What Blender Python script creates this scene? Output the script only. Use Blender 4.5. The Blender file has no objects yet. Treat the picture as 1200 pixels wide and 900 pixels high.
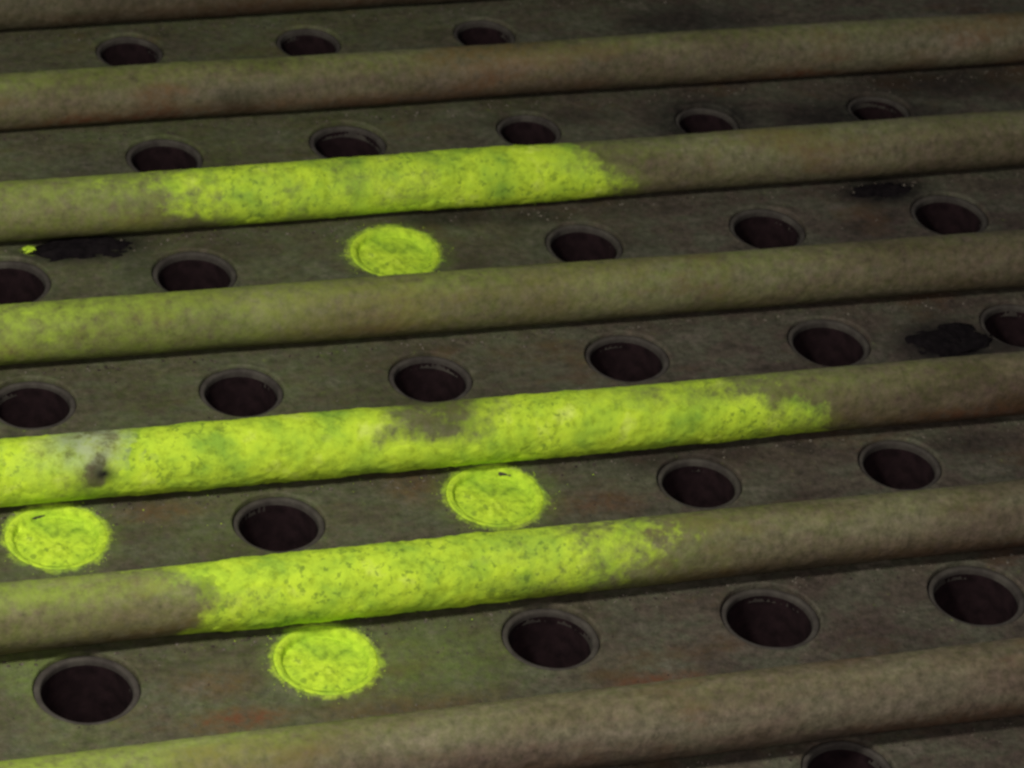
import bpy, math, random
import numpy as np
from mathutils import Matrix, Vector

# ---------------------------------------------------------------- camera, world, lights, exposure
SC = bpy.context.scene
COL = SC.collection
F_PX = 4037.66
W_ROT = (0.91186, -0.20603, -0.19554)
CAM = np.array([-0.49366, -2.69195, 2.46736])

def rotation(w):
    w = np.array(w, float)
    th = np.linalg.norm(w)
    k = w / th
    K = np.array([[0, -k[2], k[1]], [k[2], 0, -k[0]], [-k[1], k[0], 0]])
    return np.eye(3) + math.sin(th) * K + (1 - math.cos(th)) * K @ K
RM = rotation(W_ROT)

cam_data = bpy.data.cameras.new('camera')
cam = bpy.data.objects.new('camera', cam_data)
COL.objects.link(cam)
m4 = Matrix.Identity(4)
for r in range(3):
    for c in range(3):
        m4[r][c] = RM[r, c]
    m4[r][3] = CAM[r]
cam.matrix_world = m4
cam_data.sensor_fit = 'HORIZONTAL'
cam_data.sensor_width = 36.0
cam_data.lens = F_PX / 1200 * 36.0
cam_data.clip_start = 0.05
cam_data.clip_end = 100
cam_data.dof.use_dof = True
cam_data.dof.focus_distance = 3.85
cam_data.dof.aperture_fstop = 9
SC.camera = cam

world = bpy.data.worlds.new('World')
SC.world = world
world.use_nodes = True
world.node_tree.nodes['Background'].inputs[0].default_value = (0.80, 0.86, 1.0, 1)
world.node_tree.nodes['Background'].inputs[1].default_value = 0.10

def area(name, loc, target, size, power, color):
    d = bpy.data.lights.new(name, 'AREA')
    d.shape = 'DISK'
    d.size = size
    d.energy = power
    d.color = color
    o = bpy.data.objects.new(name, d)
    COL.objects.link(o)
    o.location = loc
    v = Vector(target) - Vector(loc)
    o.rotation_euler = v.to_track_quat('-Z', 'Y').to_euler()
    return o
area('inspection_lamp', (-0.75, -0.70, 1.9), (0.1, 0.3, 0), 0.30, 42, (1.0, 0.95, 0.86))
area('fill_lamp', (0.5, -2.3, 2.0), (0.6, 0.1, 0), 0.8, 19, (1.0, 0.88, 0.84))

SC.view_settings.view_transform = 'Standard'
SC.view_settings.look = 'None'
SC.view_settings.exposure = 0.0
SC.view_settings.gamma = 1.0
SC.cycles.filter_width = 2.8
SC.cycles.max_bounces = 6

# ---------------------------------------------------------------- helpers
S = 0.25                       # pitch of the holes in metres

def project(X):
    c = (np.asarray(X, float) - CAM) @ RM
    return np.stack([600 + F_PX * c[..., 0] / -c[..., 2], 450 - F_PX * c[..., 1] / -c[..., 2]], -1)

def on_sheet(px, py, z=0.0):
    d = RM @ np.array([(px - 600) / F_PX, -(py - 450) / F_PX, -1.0])
    t = (z - CAM[2]) / d[2]
    return CAM + d * t

_rs = np.random.RandomState(7)
_tab = _rs.rand(65536)
def vnoise(P, scale, octaves=3, seed=0):
    """smooth value noise in 0..1, P is (n,3) in metres, scale in cycles per metre"""
    out = np.zeros(len(P)); amp = 1.0; tot = 0
    for o in range(octaves):
        Q = P * scale * 2 ** o + 37.7 * (seed + o + 1) + 1000
        I = np.floor(Q).astype(np.int64); Fr = Q - I
        Fr = Fr * Fr * (3 - 2 * Fr)
        v = np.zeros(len(P))
        for dx in (0, 1):
            for dy in (0, 1):
                for dz in (0, 1):
                    h = ((I[:, 0] + dx) * 73856093 ^ (I[:, 1] + dy) * 19349663 ^ (I[:, 2] + dz) * 83492791 ^ seed * 7919)
                    h = (h ^ (h >> 13)) & 65535
                    w = (Fr[:, 0] if dx else 1 - Fr[:, 0]) * (Fr[:, 1] if dy else 1 - Fr[:, 1]) * (Fr[:, 2] if dz else 1 - Fr[:, 2])
                    v += w * _tab[h]
        out += amp * v; tot += amp; amp *= 0.55
    return out / tot

def sstep(a, b, x):
    t = np.clip((x - a) / (b - a), 0, 1)
    return t * t * (3 - 2 * t)

def make_mesh(name, V, Fc, mat=None, smooth=True, attrs=None):
    me = bpy.data.meshes.new(name)
    V = np.asarray(V, np.float32)
    Fc = np.asarray(Fc, np.int32)
    n = Fc.shape[1]
    me.vertices.add(len(V)); me.vertices.foreach_set('co', V.ravel())
    me.loops.add(Fc.size); me.loops.foreach_set('vertex_index', Fc.ravel())
    me.polygons.add(len(Fc))
    me.polygons.foreach_set('loop_start', np.arange(0, Fc.size, n, dtype=np.int32))
    me.polygons.foreach_set('loop_total', np.full(len(Fc), n, np.int32))
    me.update(calc_edges=True)
    me.polygons.foreach_set('use_smooth', np.full(len(Fc), smooth))
    for k, a in (attrs or {}).items():
        at = me.attributes.new(k, 'FLOAT', 'POINT')
        at.data.foreach_set('value', np.asarray(a, np.float32))
    if mat: me.materials.append(mat)
    me.validate()
    return me

def link(name, me, parent=None, loc=None, label=None, cat=None, group=None, kind=None):
    o = bpy.data.objects.new(name, me)
    COL.objects.link(o)
    if parent: o.parent = parent
    if loc is not None: o.location = loc
    if label: o['label'] = label
    if cat: o['category'] = cat
    if group: o['group'] = group
    if kind: o['kind'] = kind
    return o

def lathe(profile, n=64, closed_bottom=False):
    V, Fc = [], []
    for (r, z) in profile:
        for k in range(n):
            a = 2 * math.pi * k / n
            V.append((r * math.cos(a), r * math.sin(a), z))
    for j in range(len(profile) - 1):
        for k in range(n):
            a, b = j * n + k, j * n + (k + 1) % n
            Fc.append((a, b, b + n, a + n))
    return np.array(V), np.array(Fc)

# ---------------------------------------------------------------- materials
class Mat:
    def __init__(self, name):
        self.m = bpy.data.materials.new(name); self.m.use_nodes = True
        self.t = self.m.node_tree; self.bsdf = self.t.nodes['Principled BSDF']
        self.tc = self.t.nodes.new('ShaderNodeTexCoord')
    def n(self, kind, **kw):
        x = self.t.nodes.new(kind)
        for k, v in kw.items(): setattr(x, k, v)
        return x
    def l(self, a, b): self.t.links.new(a, b)
    def noise(self, scale, detail=4, rough=0.55, stretch=None):
        x = self.n('ShaderNodeTexNoise'); x.inputs['Scale'].default_value = scale
        x.inputs['Detail'].default_value = detail; x.inputs['Roughness'].default_value = rough
        if stretch:
            mp = self.n('ShaderNodeMapping'); mp.inputs['Scale'].default_value = stretch
            self.l(self.tc.outputs['Object'], mp.inputs['Vector']); self.l(mp.outputs[0], x.inputs['Vector'])
        else:
            self.l(self.tc.outputs['Object'], x.inputs['Vector'])
        return x.outputs['Fac']
    def ramp(self, fac, stops):
        x = self.n('ShaderNodeValToRGB')
        e = x.color_ramp.elements
        while len(e) < len(stops): e.new(0.5)
        for el, (p, c) in zip(e, stops):
            el.position = p; el.color = (c[0], c[1], c[2], 1) if not isinstance(c, (int, float)) else (c, c, c, 1)
        self.l(fac, x.inputs[0]); return x.outputs[0]
    def mix(self, fac, a, b):
        x = self.n('ShaderNodeMix', data_type='RGBA')
        if isinstance(fac, (int, float)): x.inputs[0].default_value = fac
        else: self.l(fac, x.inputs[0])
        for s, v in ((6, a), (7, b)):
            if isinstance(v, tuple): x.inputs[s].default_value = (*v, 1)
            else: self.l(v, x.inputs[s])
        return x.outputs[2]
    def math(self, op, a, b=None, clamp=False):
        x = self.n('ShaderNodeMath', operation=op); x.use_clamp = clamp
        for s, v in ((0, a), (1, b)):
            if v is None: continue
            if isinstance(v, (int, float)): x.inputs[s].default_value = v
            else: self.l(v, x.inputs[s])
        return x.outputs[0]
    def attr(self, name):
        x = self.n('ShaderNodeAttribute'); x.attribute_name = name; return x.outputs['Fac']
    def finish(self, color, rough, height=None, strength=0.5, dist=0.001, spec=0.3, metal=0):
        if isinstance(color, tuple): self.bsdf.inputs['Base Color'].default_value = (*color, 1)
        else: self.l(color, self.bsdf.inputs['Base Color'])
        if isinstance(rough, (int, float)): self.bsdf.inputs['Roughness'].default_value = rough
        else: self.l(rough, self.bsdf.inputs['Roughness'])
        self.bsdf.inputs['Specular IOR Level'].default_value = spec
        self.bsdf.inputs['Metallic'].default_value = metal
        if height is not None:
            b = self.n('ShaderNodeBump'); b.inputs['Strength'].default_value = strength
            b.inputs['Distance'].default_value = dist
            self.l(height, b.inputs['Height']); self.l(b.outputs[0], self.bsdf.inputs['Normal'])
        return self.m

def powder_color(M):
    a = M.ramp(M.noise(22, 5, 0.6), [(0.30, (0.26, 0.44, 0.045)), (0.45, (0.42, 0.62, 0.045)), (0.60, (0.53, 0.73, 0.045)), (0.78, (0.66, 0.80, 0.15))])
    b = M.ramp(M.noise(85, 5, 0.65), [(0.34, 0.72), (0.50, 1.0), (0.70, 1.10)])
    x = M.n('ShaderNodeMix', data_type='RGBA', blend_type='MULTIPLY'); x.inputs[0].default_value = 1
    M.l(a, x.inputs[6]); M.l(b, x.inputs[7]); a = x.outputs[2]
    sp = M.ramp(M.noise(120, 4, 0.6), [(0.36, 0.0), (0.44, 1.0)])
    sp = M.math('MAXIMUM', sp, M.ramp(M.noise(7, 3, 0.6), [(0.40, 1.0), (0.58, 0.0)]))
    return M.mix(sp, M.mix(0.65, a, (0.12, 0.20, 0.03)), a)

def steel(name, base, rust, green_dust, streak, bump=0.75):
    M = Mat(name)
    c = M.ramp(M.noise(14, 6, 0.65, streak), [(0.32, base[0]), (0.46, base[1]), (0.56, base[2]), (0.70, base[3])])
    fine = M.ramp(M.noise(95, 5, 0.7), [(0.3, 0.50), (0.5, 1.0), (0.70, 1.5)])
    x = M.n('ShaderNodeMix', data_type='RGBA', blend_type='MULTIPLY'); x.inputs[0].default_value = 1
    M.l(c, x.inputs[6]); M.l(fine, x.inputs[7]); c = x.outputs[2]
    big = M.ramp(M.noise(5.5, 4, 0.6, streak), [(0.36, (0.72, 0.62, 0.66)), (0.50, (1.0, 0.98, 0.95)), (0.64, (1.12, 1.16, 1.06))])
    x = M.n('ShaderNodeMix', data_type='RGBA', blend_type='MULTIPLY'); x.inputs[0].default_value = 1
    M.l(c, x.inputs[6]); M.l(big, x.inputs[7]); c = x.outputs[2]
    # rust spots
    rs = M.ramp(M.noise(9, 6, 0.68, (0.55, 1, 1)), [(0.56, 0.0), (0.70, 0.75)])
    c = M.mix(rs, c, rust)
    # thin green dusting and thick speckled powder, both stored on the mesh
    grain = M.noise(70, 6, 0.7)
    d = M.math('MULTIPLY', M.attr('dust'), M.ramp(grain, [(0.30, 0.35), (0.62, 1.25)]), True)
    c = M.mix(d, c, green_dust)
    ru = M.math('MULTIPLY', M.attr('rust'), M.ramp(grain, [(0.35, 0.1), (0.6, 1.0)]), True)
    c = M.mix(ru, c, (0.15, 0.055, 0.025))
    pw = M.math('ADD', M.attr('powder'), M.math('MULTIPLY', M.math('SUBTRACT', grain, 0.5), 1.7))
    pm = M.ramp(pw, [(0.26, 0.0), (0.90, 1.0)])
    c = M.mix(pm, c, powder_color(M))
    pl = M.math('MULTIPLY', M.attr('pale'), M.ramp(grain, [(0.38, 0.1), (0.58, 1.0)]), True)
    c = M.mix(pl, c, (0.36, 0.40, 0.30))
    # soot and grime, also the darker tone of the pipe undersides
    g = M.math('MULTIPLY', M.attr('soot'), M.ramp(grain, [(0.25, 0.55), (0.6, 1.15)]), True)
    c = M.mix(g, c, (0.005, 0.004, 0.004))
    M.l(M.mix(pm, (0, 0, 0), c), M.bsdf.inputs['Emission Color']); M.bsdf.inputs['Emission Strength'].default_value = 0.04
    h = M.math('ADD', M.noise(240, 4, 0.7), M.math('MULTIPLY', M.noise(45, 4, 0.6), 1.5))
    return M.finish(c, M.ramp(M.noise(60, 4), [(0.3, 0.62), (0.7, 0.9)]), h, bump, 0.0016, 0.28)

# real-world colours of grimy oxidised steel
MAT_SHEET = steel('grimy_sheet_steel', [(0.042, 0.032, 0.030), (0.080, 0.062, 0.053), (0.074, 0.071, 0.054), (0.122, 0.104, 0.088)],
                  (0.085, 0.042, 0.022), (0.19, 0.29, 0.04), (1, 1.4, 1), .75)
MAT_PIPE = steel('dusty_pipe_steel', [(0.072, 0.048, 0.041), (0.125, 0.092, 0.072), (0.126, 0.106, 0.077), (0.19, 0.152, 0.122)],
                 (0.135, 0.068, 0.040), (0.36, 0.51, 0.05), (0.4, 1.3, 1.3), .5)
M = Mat('fluorescent_green_powder')
h = M.math('ADD', M.noise(230, 5, 0.75), M.math('MULTIPLY', M.noise(70, 4, 0.6), 2.0))
pc = powder_color(M)
M.l(pc, M.bsdf.inputs['Emission Color']); M.bsdf.inputs['Emission Strength'].default_value = 0.04
MAT_POWDER = M.finish(pc, 0.95, h, 0.32, 0.0016, 0.1)
M = Mat('dusty_snap_band')
MAT_BAND = M.finish(M.ramp(M.noise(38, 5), [(0.35, (0.038, 0.032, 0.028)), (0.65, (0.078, 0.071, 0.058))]), 0.85, M.noise(260, 4), 0.4, 0.001, 0.3)
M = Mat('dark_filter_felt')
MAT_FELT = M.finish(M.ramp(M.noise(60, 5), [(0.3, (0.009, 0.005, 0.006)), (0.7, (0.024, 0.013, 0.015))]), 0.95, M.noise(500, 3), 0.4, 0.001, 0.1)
M = Mat('black_soot')
MAT_SOOT = M.finish(M.ramp(M.noise(90, 5), [(0.3, (0.003, 0.002, 0.003)), (0.8, (0.014, 0.011, 0.012))]), 0.95, M.noise(300, 4), 0.8, 0.002, 0.1)
M = Mat('pale_grey_dust')
MAT_GREY = M.finish(M.ramp(M.noise(90, 5), [(0.35, (0.10, 0.12, 0.10)), (0.65, (0.26, 0.28, 0.22))]), 0.95, M.noise(300, 4), 0.8, 0.002, 0.1)

# ---------------------------------------------------------------- layout of the holes, taken from the photograph
SEEN = {(0,0):(102,806),(1,0):(382,773),(2,0):(646,746),(3,0):(903,722),(4,0):(1145,696),
(0,1):(66,629),(1,1):(327,612),(2,1):(580,581),(3,1):(820,564),(4,1):(1055,543),
(0,2):(38,472),(1,2):(283,458),(2,2):(505,442),(3,2):(735,418),(4,2):(972,400),(5,2):(1195,380),
(0,3):(10,330),(1,3):(228,320),(2,3):(463,296),(3,3):(685,286),(4,3):(900,267),(5,3):(1113,251),
(1,4):(193,184),(2,4):(408,167),(3,4):(620,152),(4,4):(829,143),(5,4):(1030,128),(1,5):(152,60),(2,5):(362,50),(3,5):(568,40),
(3,-1):(995,902)}
I0, I1, J0, J1 = -2, 7, -2, 8
R_HOLE = 0.057
holes = {}
for i in range(I0, I1 + 1):
    for j in range(J0, J1 + 1):
        if (i, j) in SEEN:
            p = on_sheet(*SEEN[(i, j)])
            holes[(i, j)] = (p[0], p[1])
        elif i >= 4 and j >= 4:
            continue                                   # no openings show in this stretch of the sheet
        elif j == -1 and i > 3:
            holes[(i, j)] = (i * S + .05, j * S)
        elif (i, j) == (0, 4):
            holes[(i, j)] = (-.05, j * S)
        else:
            holes[(i, j)] = (i * S, j * S)
POWDERED = {(1, 0), (0, 1), (2, 1), (2, 3)}
RAD = {}
for k in holes:
    RAD[k] = {0: .0555, 5: .045}.get(k[1], .0515) * (1 + .025 * math.sin(k[0] * 5 + k[1] * 3))
    if k in POWDERED: RAD[k] = .056
RAD[(3, 4)] = .044; RAD[(4, 4)] = .044; RAD[(5, 4)] = .044; RAD[(0, 0)] = .057

# ---------------------------------------------------------------- tube sheet (a real plate with a real hole per cell)
NA = 64
V, Fc, base = [], [], 0
fr = [0, .03, .07, .13, .2, .28, .37, .46, .55, .64, .73, .82, .91, 1.0]
ang = np.arange(NA) * 2 * math.pi / NA
sq = np.stack([np.cos(ang), np.sin(ang)], 1)
sq = sq / np.abs(sq).max(1)[:, None] * S / 2
for (i, j) in [(a, b) for a in range(I0, I1 + 1) for b in range(J0, J1 + 1)]:
    blank = (i, j) not in holes
    hx, hy = holes.get((i, j), (i * S, j * S))
    ctr = np.array([i * S, j * S]); hc = np.array([hx, hy])
    rings = []; RH = RAD.get((i, j), R_HOLE)
    for (rr, z) in ((RH - .0002, -.0125), (RH, -.006), (RH, -.0012), (RH + .0008, 0.0)):
        rings.append(np.column_stack([hc[0] + rr * np.cos(ang), hc[1] + rr * np.sin(ang), np.full(NA, z)]))
    c0 = np.column_stack([hc[0] + (RH + .0018) * np.cos(ang), hc[1] + (RH + .0018) * np.sin(ang)])
    if blank: rings = [np.column_stack([ctr[0] + q * np.cos(ang), ctr[1] + q * np.sin(ang), np.zeros(NA)]) for q in (.0004, .015, .03, .045)]
    for f in fr:
        xy = c0 * (1 - f) + (ctr + sq) * f
        rings.append(np.column_stack([xy, np.full(NA, 0 if blank else 0.0006 * (1 - min(1, f / .1)))]))
    V.append(np.concatenate(rings))
    nr = len(rings)
    a = (np.arange(nr - 1)[:, None] * NA + np.arange(NA)[None]).ravel()
    b = (np.arange(nr - 1)[:, None] * NA + (np.arange(NA)[None] + 1) % NA).ravel()
    Fc.append(np.stack([a, a + NA, b + NA, b], 1)[:, ::-1] + base)
    base += nr * NA
V = np.concatenate(V); Fc = np.concatenate(Fc)
V[:, 2] += (vnoise(V, 18, 3, 3) - .5) * .0022 * (V[:, 2] > -.0005)
uv = project(V)
X, Y = uv[:, 0], uv[:, 1]
dust = np.full(len(V), 0.03) + 0.24 * vnoise(V, 9, 3, 11) * sstep(900, 300, X)
soot = np.zeros(len(V))
def blob(pts_xy, cx, cy, rx, ry, edge=0.5, slope=0.0):
    dx = (pts_xy[:, 0] - cx); dy = (pts_xy[:, 1] - cy) - slope * dx
    q = np.sqrt((dx / rx) ** 2 + (dy / ry) ** 2)
    return sstep(1 + edge, 1 - edge, q)
XY = V[:, :2]
powder = np.zeros(len(V))
for k in POWDERED:
    hx, hy = holes[k]
    d = np.hypot(V[:, 0] - hx, V[:, 1] - hy) + (vnoise(V, 60, 2, 5) - .5) * .008
    powder = np.maximum(powder, sstep(.069, .057, d) * .62)
    dust = np.maximum(dust, sstep(.10, .058, d) * .30)
c = on_sheet(490, 775); dust = np.maximum(dust, blob(XY, c[0], c[1], .12, .07, .8) * .34)
c = on_sheet(45, 780); dust = np.maximum(dust, blob(XY, c[0], c[1], .05, .07) * .4)
c = on_sheet(36, 293); powder = np.maximum(powder, blob(XY, c[0], c[1], .012, .012) * .9)
for (px, py, rx, ry, s) in ((100, 290, .075, .03, 1), (1035, 224, .06, .03, 1), (1110, 402, .06, .045, 1), (1180, 395, .05, .03, .7), (829, 143, .08, .06, .8), (1000, 138, .12, .05, .8), (1100, 100, .12, .04, .6), (800, 25, .1, .04, .6), (620, 255, .05, .02, .5), (700, 285, .09, .03, .3), (530, 255, .07, .02, .6), (1130, 520, .05, .02, .5), (780, 540, .09, .02, .35), (640, 140, .10, .02, .4), (170, 320, .03, .05, .35), (440, 705, .3, .012, .3)):  # black stains; the last entry is a long faint dark strip beneath a pipe
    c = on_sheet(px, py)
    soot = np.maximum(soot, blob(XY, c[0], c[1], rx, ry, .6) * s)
rust = np.zeros(len(V))
for (px, py, rx, ry, s_) in ((280, 843, .05, .014, 1), (775, 798, .05, .012, .9), (480, 830, .10, .02, .35), (250, 800, .04, .02, .4), (190, 600, .05, .015, .5), (480, 570, .03, .03, .4), (700, 590, .05, .02, .4), (1080, 70, .1, .02, .3)):
    c = on_sheet(px, py); rust = np.maximum(rust, blob(XY, c[0], c[1], rx, ry, .7) * s_)
me = make_mesh('tube_sheet', V, Fc, MAT_SHEET, True, {'rust': rust, 'dust': dust, 'powder': powder, 'soot': soot})
link('tube_sheet', me, kind='structure')

# ---------------------------------------------------------------- filter bag mouths sitting in the holes
V1, F1 = lathe([(.0572, -.012), (.0571, -.0058), (.0562, -.0044), (.0545, -.0038), (.0520, -.0036), (.0503, -.0042), (.0494, -.0060), (.0490, -.0090), (.0487, -.018)], 56)
BANDS = []
for q in range(6):
    Vb = V1.copy()
    Vb[:, 2] += (vnoise(V1, 22, 2, 60 + q) - .5) * .003
    rr = 1 + (vnoise(V1, 40, 3, 70 + q) - .5) * .035 * (np.hypot(V1[:, 0], V1[:, 1]) < .0535)
    Vb[:, 0] *= rr; Vb[:, 1] *= rr
    BANDS.append(make_mesh('snap_band', Vb, F1[:, ::-1], MAT_BAND))
V2, F2 = lathe([(.0485, -.011), (.0484, -.03), (.0478, -.06), (.0482, -.10), (.0475, -.16), (.0475, -.30), (.02, -.305), (.0005, -.305)], 40)
sleeve_me = make_mesh('sleeve', V2, F2[:, ::-1], MAT_FELT)

def powder_fill(seed):
    n = 160
    prof = [.0004 + .00158 * q for q in range(29)] + [.0465, .0472, .0480, .0487, .0495, .0505, .0515, .0525, .0545, .0560, .0570, .058, .059, .0600, .0606]
    a = np.arange(n) * 2 * math.pi / n
    V = []
    wob = vnoise(np.column_stack([np.cos(a), np.sin(a), np.full(n, seed)]), 1.9, 2, 20 + seed) - .5
    for r in prof:
        if r < .0455: z = -.0075 + .0012 * math.cos(r / .0455 * math.pi)
        elif r < .0490: z = -.0087 + (r - .0455) / .0035 * .0070
        elif r < .0560: z = -.0017 + (r - .0490) / .0070 * .0030
        else: z = .0013 - (r - .0560) / .0045 * .0036
        rr = r + (wob * .0035 if r > .056 else 0) * min(1, (r - .054) / .006)
        V.append(np.column_stack([rr * np.cos(a), rr * np.sin(a), np.full(n, z)]))
    V = np.concatenate(V)
    V[:, 2] += (vnoise(V, 42, 3, seed) - .5) * .0050 * (np.hypot(V[:, 0], V[:, 1]) < .052) + (vnoise(V, 130, 2, seed + 3) - .5) * .0016 * (np.hypot(V[:, 0], V[:, 1]) < .055)
    rad = np.hypot(V[:, 0], V[:, 1]); an = np.arctan2(V[:, 1], V[:, 0])
    arc = sstep(.1, .7, np.sin(an - .25)) * sstep(.20, .42, vnoise(V, 60, 2, seed + 8))
    V[:, 2] -= .0058 * arc * np.exp(-((rad - .0480) / .0016) ** 2)
    nr = len(prof)
    i0 = (np.arange(nr - 1)[:, None] * n + np.arange(n)[None]).ravel()
    i1 = (np.arange(nr - 1)[:, None] * n + (np.arange(n)[None] + 1) % n).ravel()
    return make_mesh('powder_fill', V, np.stack([i0, i0 + n, i1 + n, i1], 1), MAT_POWDER)

ROWTXT = {5: 'at the very top', 4: 'just above the highest green-streaked pipe',
          3: 'just below the highest green-streaked pipe', 2: 'just above the longest green streak',
          1: 'just below the longest green streak', 0: 'just below the lowest green-streaked pipe',
          -1: 'below the lowest pipe at the bottom edge'}
ORD = ['first', 'second', 'third', 'fourth', 'fifth', 'sixth']
rest = []
for (i, j), (hx, hy) in sorted(holes.items(), key=lambda t: (t[0][1], t[0][0])):
    if (i, j) not in SEEN:
        rest.append((hx, hy)); continue
    row = sorted(k[0] for k in SEEN if k[1] == j)
    pos = ORD[row.index(i)]
    if j == -1: lab = 'dark round filter hole half hidden below the lowest pipe, at the bottom edge'
    elif (i, j) in POWDERED:
        lab = {(1, 0): 'filter hole caked with green powder, %s',
               (0, 1): 'green powder-filled filter hole at the left edge, %s',
               (2, 1): 'green powder-filled filter hole near the centre, %s',
               (2, 3): 'only green powder-filled filter hole %s'}[(i, j)] % ROWTXT[j]
    else: lab = 'dark open hole, %s from left in row %s' % (pos, ROWTXT[j])
    e = link('filter_bag', None, loc=(hx, hy, 0), label=lab, cat='filter bag',
             group='powder-filled green filter holes' if (i, j) in POWDERED else 'open filter holes in the metal sheet')
    q = RAD[(i, j)] / .0575
    e.scale = (q, q, 1)
    b = link('snap_band', BANDS[(i * 3 + j * 5) % 6], e)
    b.rotation_euler = (0.02 * math.sin(i * 7 + j), 0.02 * math.cos(i + j * 5), i * 1.3 + j * 2.1)
    link('sleeve', sleeve_me, e)
    if (i, j) in POWDERED: link('powder_fill', powder_fill(i * 5 + j + 2), e)
Vr, Fr_, b = [], [], 0
for (hx, hy) in rest:
    for (vv, ff) in ((V1, F1[:, ::-1]), (V2, F2[:, ::-1])):
        Vr.append(vv + np.array([hx, hy, 0])); Fr_.append(ff + b); b += len(vv)
o = link('distant_filter_bags', make_mesh('distant_filter_bags', np.concatenate(Vr), np.concatenate(Fr_), MAT_BAND), kind='stuff',
         label='further dark filter mouths in the sheet, hidden behind pipes or past the picture edge', cat='filter bags')

# ---------------------------------------------------------------- blow pipes
GAP = 0.004
def px_to_x(pipe, px):
    """world x where the camera column px meets the pipe's axis"""
    y0, sl, R = pipe
    xs = np.linspace(-1.5, 3, 200)
    q = project(np.column_stack([xs, y0 + sl * xs, np.full(200, R + GAP)]))[:, 0]
    return np.interp(px, q, xs)

def ramp1(x, pts):
    return np.interp(x, [p[0] for p in pts], [p[1] for p in pts])

# t runs over the visible side: 0 at the upper silhouette, 1 at the lower silhouette
def cov_none(px, t, N): return np.zeros_like(px)
def cov_C(px, t, N):
    l = ramp1(px, [(0, .0), (120, .05), (170, .38), (215, .62), (255, .88), (285, .95), (310, .80), (345, .84), (375, 1.05), (405, .80), (440, .76), (480, .90), (540, 1.15), (640, 1.15), (1200, 1.15)])
    end = 655 + 75 * t
    c = l * (.45 * sstep(end + 60, end + 5, px) + .55 * sstep(end + 15, end - 70, px))
    c -= .35 * sstep(330, 150, px) * sstep(.45, 1.0, t)
    return c
def cov_D(px, t, N): 
    return ramp1(px, [(-100, .5), (0, .25), (60, .1), (130, 0), (1200, 0)])
def cov_E(px, t, N):
    l = ramp1(px, [(0, .95), (60, .78), (130, .70), (180, 1.1), (300, 1.15), (420, 1.15), (560, 1.1), (900, 1.1), (1200, 1.1)])
    bare = np.exp(-(((px - 510) / 80) ** 2) ** 1.5) * sstep(.85, .45, t)
    topbare = sstep(640, 800, px) * sstep(.62, .15, t) * .55
    c = l - .82 * bare - topbare
    c *= sstep(1040, 850, px + 40 * (1 - t))
    spot = np.exp(-(((px - 118) / 26) ** 2 + ((t - .62) / .22) ** 2))
    pale = np.exp(-(((px - 110) / 60) ** 2)) * sstep(.6, .1, t)
    return c - .7 * spot - .34 * pale
def cov_F(px, t, N):
    start = 205 + 55 * sstep(.1, .6, t) - 25 * sstep(.7, 1, t)
    c = sstep(start - 75, start + 75, px) * 1.15
    c = np.maximum(c, .36 * sstep(.22, .03, t) * sstep(60, 200, px))
    c *= ramp1(px, [(0, 1), (500, 1), (560, .88), (620, .68), (680, .46), (740, .30), (840, .1), (900, 0), (1200, 0)])
    return c
def dust_of(base, lft):
    return lambda px, t: base + lft * sstep(900, 50, px)
# thin translucent dusting along each pipe: (column, strength) pairs, then how much of it reaches the underside
WASH = {'A': ([(0, .25), (1200, .1)], .3), 'B': ([(0, .42), (150, .30), (400, .24), (700, .22), (1000, .20), (1200, .10)], .25),
        'C': ([(0, .66), (120, .75), (200, .90), (400, .3), (700, .35), (800, .22), (1200, .15)], .45),
        'D': ([(0, 1.3), (80, 1.1), (200, .80), (330, .56), (600, .34), (850, .30), (1000, .15), (1200, .08)], .62),
        'E': ([(0, .5), (900, .4), (1000, .18), (1200, .08)], .5), 'F': ([(0, .60), (200, .65), (700, .55), (800, .42), (900, .22), (1200, .08)], .30),
        'G': ([(0, .95), (150, .75), (400, .25), (700, .10), (1200, .05)], .05)}
PIPES = [
 ('A', (5.31 * S, .0204, .038), cov_none, .20, .10, 'bare pipe crossing the topmost corner of the picture, mostly cut off'),
 ('B', (4.338 * S, .0089, .0361), cov_none, .13, .22, 'bare olive-brown pipe without powder streak, just above the highest green-streaked pipe'),
 ('C', (3.328 * S, .0096, .0374), cov_C, .07, .45, 'highest of the green-streaked pipes, its bright powder stopping abruptly right of centre'),
 ('D', (2.315 * S, -.0025, .0365), cov_D, .16, .62, 'pipe tinted green at its left end only, between two bright green-streaked pipes'),
 ('E', (1.274 * S, .0026, .0375), cov_E, .08, .30, 'pipe with the longest bright green streak, reaching from the left edge well past centre'),
 ('F', (.294 * S, .0087, .0382), cov_F, .08, .42, 'lowest green-streaked pipe, brown at its left end and bright green in the middle'),
 ('G', (-.822 * S, .0174, .0412), cov_none, .05, .40, 'bare brown pipe nearest the camera along the bottom edge'),
]
NTH, STEP = 104, 0.0022
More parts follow.
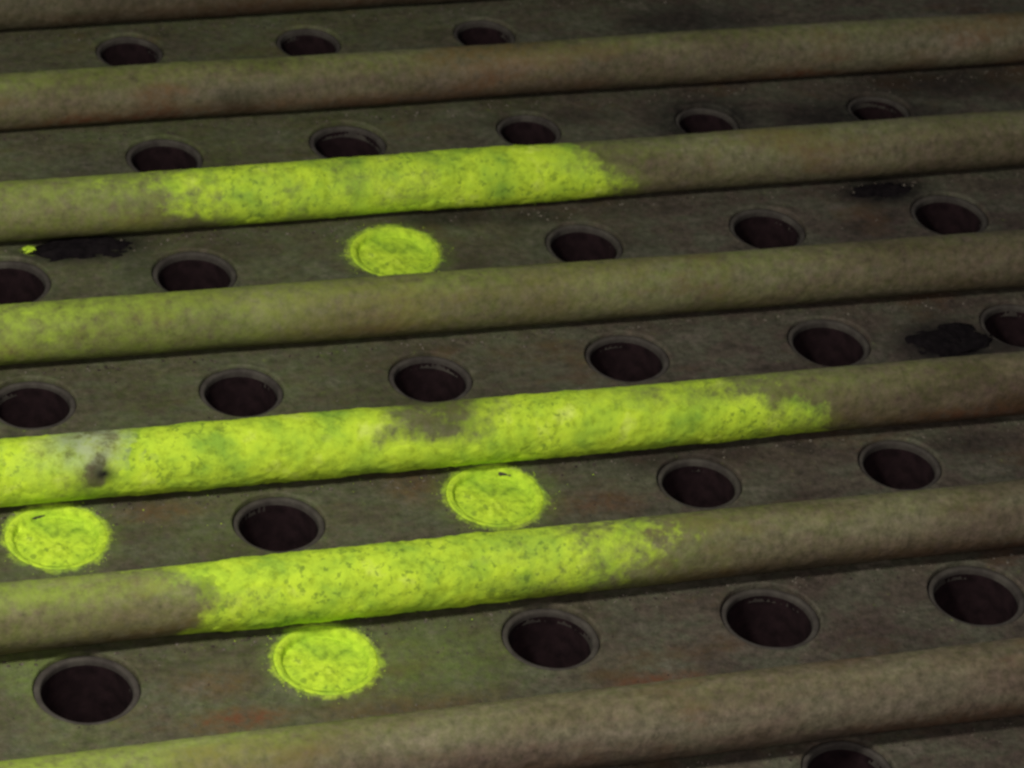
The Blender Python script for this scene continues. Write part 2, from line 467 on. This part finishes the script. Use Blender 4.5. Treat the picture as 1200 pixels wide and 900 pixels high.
for (key, pipe, cov, d0, dl, lab) in PIPES:
    y0, sl, R = pipe; y0 += .006; pipe = (y0, sl, R)
    x0, x1 = -0.50, 1.80
    nx = int((x1 - x0) / STEP)
    xs = np.linspace(x0, x1, nx)
    th = np.arange(NTH) * 2 * math.pi / NTH
    Xg, Tg = np.meshgrid(xs, th, indexing='ij')
    Xf, Tf = Xg.ravel(), Tg.ravel()
    seed = ord(key) - 60
    P0 = np.column_stack([Xf, y0 + sl * Xf + R * np.cos(Tf), R + GAP + R * np.sin(Tf)])
    # uneven old pipe: slight dents and scale
    Nn = np.column_stack([np.zeros_like(Xf), np.cos(Tf), np.sin(Tf)])
    disp = (vnoise(P0 * [.35, 1, 1], 12, 2, seed) - .5) * .0042 + (vnoise(P0, 90, 3, seed + 1) - .5) * .0012
    P = P0 + Nn * disp[:, None]
    # column in the photograph and position across the visible side (upper silhouette at ~125 deg from +y)
    cx = np.interp(Xf, xs, np.array(project(np.column_stack([xs, y0 + sl * xs, np.full(nx, R + GAP)]))[:, 0]))
    a_top = math.radians(55); a_bot = math.radians(55 + 180)
    t = (1 - np.cos(np.clip((Tf - a_top) / (a_bot - a_top), 0, 1) * math.pi)) / 2
    inside = (Tf > a_top - .5) & (Tf < a_bot + .15)
    tw = np.clip(t + (vnoise(P0 * [.7, 1, 1], 26, 3, seed + 31) - .5) * .55 * np.sin(math.pi * t), 0, 1)
    cvg = cov(cx + (vnoise(P0 * [.6, 1, 1], 16, 3, seed + 33) - .5) * 110, tw, None)
    none = 1 - sstep(.0, .55, cvg)
    Nz = vnoise(P0 * [.8, 1, 1], 42, 4, seed + 5) - .5
    Nb = vnoise(P0 * [.6, 1, 1], 14, 2, seed + 9) - .5
    full = cvg + Nz * 1.0 + Nb * .30 - .38 * none
    back = sstep(a_top - .6, a_top, Tf) * sstep(a_bot + .25, a_bot - .02, Tf)
    full = full * back - (1 - back) * .5
    wl, wu = WASH[key]
    dust = .72 * ramp1(cx, wl) * (wu + (1 - wu) * sstep(.62, .08, t)) * (.55 + .9 * vnoise(P0 * [.5, 1, 1], 20, 3, seed + 21))
    dust = np.maximum(dust, np.clip(cvg, 0, 1) * .8) * back + 0.02
    soot = .16 * sstep(.72, 1.0, t) + .14 * sstep(.35, .75, vnoise(P0 * [.5, 1, 1], 16, 3, seed + 7))  # darker towards the lower silhouette, plus random sooty blotches
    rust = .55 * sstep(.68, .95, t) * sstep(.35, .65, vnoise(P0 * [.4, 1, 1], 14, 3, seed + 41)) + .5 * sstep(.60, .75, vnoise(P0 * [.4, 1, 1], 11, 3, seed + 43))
    if key == 'A': soot = soot + .35  # top pipe darkened evenly all over
    if key in 'CD': rust = rust * .35
    if key == 'B': soot = np.maximum(soot, .5 * np.exp(-((cx - 275) / 45) ** 2) * sstep(.4, .7, t))
    pale = np.zeros_like(cx)
    if key == 'E':
        pale = .75 * np.exp(-(((cx - 105) / 50) ** 2)) * sstep(.75, .2, t)
        soot = np.maximum(soot, .45 * np.exp(-(((cx - 510) / 65) ** 2)) * sstep(.7, .3, t))
    if key == 'E': soot = np.maximum(soot, .9 * np.exp(-(((cx - 116) / 15) ** 2 + ((t - .62) / .13) ** 2)))
    if key == 'F': soot = np.maximum(soot, .45 * np.exp(-(((cx - 236) / 18) ** 2 + ((t - .3) / .2) ** 2)))
    powder = np.clip(full * 1.15 - .02, -.4, 1.5)
    ii = (np.arange(nx - 1)[:, None] * NTH + np.arange(NTH)[None]).ravel()
    jj = (np.arange(nx - 1)[:, None] * NTH + (np.arange(NTH)[None] + 1) % NTH).ravel()
    Fq = np.stack([ii, ii + NTH, jj + NTH, jj], 1)
    root = link('blow_pipe', make_mesh('blow_pipe', P, Fq[:, ::-1], MAT_PIPE, True, {'pale': pale, 'rust': rust, 'dust': dust, 'powder': powder, 'soot': soot}),
                label=lab, cat='pipe', group='steel pipes crossing the sheet')
    # the powder cake itself: a thin crust with its own thickness where it lies thick
    thick = np.clip((full - .97) * .0065, -.0012, .0014) + (vnoise(P0, 130, 3, seed + 2) - .5) * .0019 * (full > .97)
    keep = (full[Fq].max(1) > .93)
    if keep.sum() > 500:
        Fk = Fq[keep]
        used, inv = np.unique(Fk.ravel(), return_inverse=True)
        Pk = (P + Nn * thick[:, None])[used]
        link('powder_crust', make_mesh('powder_crust', Pk, inv.reshape(-1, 4)[:, ::-1], MAT_POWDER), root, kind='stuff')

# ---------------------------------------------------------------- loose clumps
def clump(name, px, py, rx, ry, h, mat, label, seed, z=0.0, cat='dirt', slope=0.0):
    c = on_sheet(px, py, z)
    n, m = 48, 14
    V = []
    for k in range(m + 1):
        f = k / m
        for q in range(n):
            a = 2 * math.pi * q / n
            V.append((math.cos(a) * f, math.sin(a) * f, math.cos(f * math.pi / 2)))
    V = np.array(V)
    w = vnoise(V, 2.2, 3, seed) - .5
    rr = 1 + w * .9
    Z = h * V[:, 2] * (1 + w * 1.6) + (vnoise(V, 7, 3, seed + 1) - .5) * h * .9 * (V[:, 2] > .1) - .0015
    V = np.column_stack([V[:, 0] * rx * rr, V[:, 1] * ry * rr + slope * V[:, 0] * rx, Z])
    ii = (np.arange(m)[:, None] * n + np.arange(n)[None]).ravel(); jj = (np.arange(m)[:, None] * n + (np.arange(n)[None] + 1) % n).ravel()
    return link(name, make_mesh(name, V, np.stack([ii, ii + n, jj + n, jj], 1), mat), loc=(c[0], c[1], z), label=label, cat=cat)
clump('soot_clump', 100, 291, .072, .028, .009, MAT_SOOT, 'flat black soot clump under the left end of the highest green-streaked pipe', 3)
clump('soot_clump', 1032, 224, .045, .018, .007, MAT_SOOT, 'black soot clump tucked below the highest green-streaked pipe near the right edge', 5)
clump('soot_clump', 1112, 402, .058, .042, .008, MAT_SOOT, 'broad black soot clump between the last two holes above the longest green streak', 8)
clump('powder_clump', 36, 294, .013, .010, .006, MAT_POWDER, 'small green powder crumb at the left edge beside the flat black soot clump', 9, cat='powder')

# scattered grit on the sheet, more of it along the pipe joints; green specks shed by the powder
rng = random.Random(4)
ico = [(0,0,1),(.9,0,.2),(0,.9,.2),(-.9,0,.2),(0,-.9,.2),(0,0,-.6)]
icf = [(0,1,2),(0,2,3),(0,3,4),(0,4,1),(5,2,1),(5,3,2),(5,4,3),(5,1,4)]
hc = np.array([holes[k] for k in holes]); hr = np.array([RAD[k] for k in holes])
def grains(name, spots, mat, label, cat):
    V, Fc = [], []
    for (x, y, s) in spots:
        if np.min(np.hypot(hc[:, 0] - x, hc[:, 1] - y) - hr) < .003: continue
        b = len(V); a = rng.random() * 6
        for (u, v, w) in ico:
            ca, sa = math.cos(a), math.sin(a)
            V.append((x + s * (u * ca - v * sa) * rng.uniform(.6, 1.4), y + s * (u * sa + v * ca) * rng.uniform(.6, 1.4), .0002 + s * w * .7))
        Fc += [tuple(b + q for q in f) for f in icf]
    link(name, make_mesh(name, V, Fc, mat, False), label=label, cat=cat, kind='stuff')
M = Mat('brown_grit')
MAT_GRIT = M.finish(M.ramp(M.noise(120, 2), [(0.4, (0.035, 0.026, 0.022)), (0.5, (0.08, 0.065, 0.05)), (0.62, (0.17, 0.15, 0.12))]), 0.95)
sp = [(rng.uniform(-.3, 1.6), rng.uniform(-.4, 1.6), rng.choice((.0007, .0009, .0012, .0018))) for _ in range(4200)]
for (_, pp, *_r) in PIPES:
    for _ in range(420):
        x = rng.uniform(-.3, 1.6)
        sp.append((x, pp[0] + pp[1] * x - abs(rng.gauss(0, .012)) - .016, rng.choice((.0009, .0013, .0018, .0026))))
grains('grit', sp, MAT_GRIT, 'brown grit scattered over the dirty metal sheet and along the pipes', 'grit')
sp = []
for k in POWDERED:
    for _ in range(90):
        a = rng.random() * 6.283; d = .059 + abs(rng.gauss(0, .007))
        sp.append((holes[k][0] + d * math.cos(a), holes[k][1] + d * math.sin(a), rng.choice((.0006, .0008, .0011))))
for (px0, px1, py0, py1, n) in ((0, 700, 600, 640, 40), (260, 700, 715, 760, 40), (200, 650, 262, 280, 30)):
    for _ in range(n):
        px = rng.uniform(px0, px1); c = on_sheet(px, rng.uniform(py0, py1) - .09 * (px - px0))
        sp.append((c[0], c[1], rng.choice((.0006, .0008, .0012))))
grains('powder_specks', sp, MAT_POWDER, 'tiny green powder specks sprinkled around the filled holes and below the streaked pipes', 'powder')
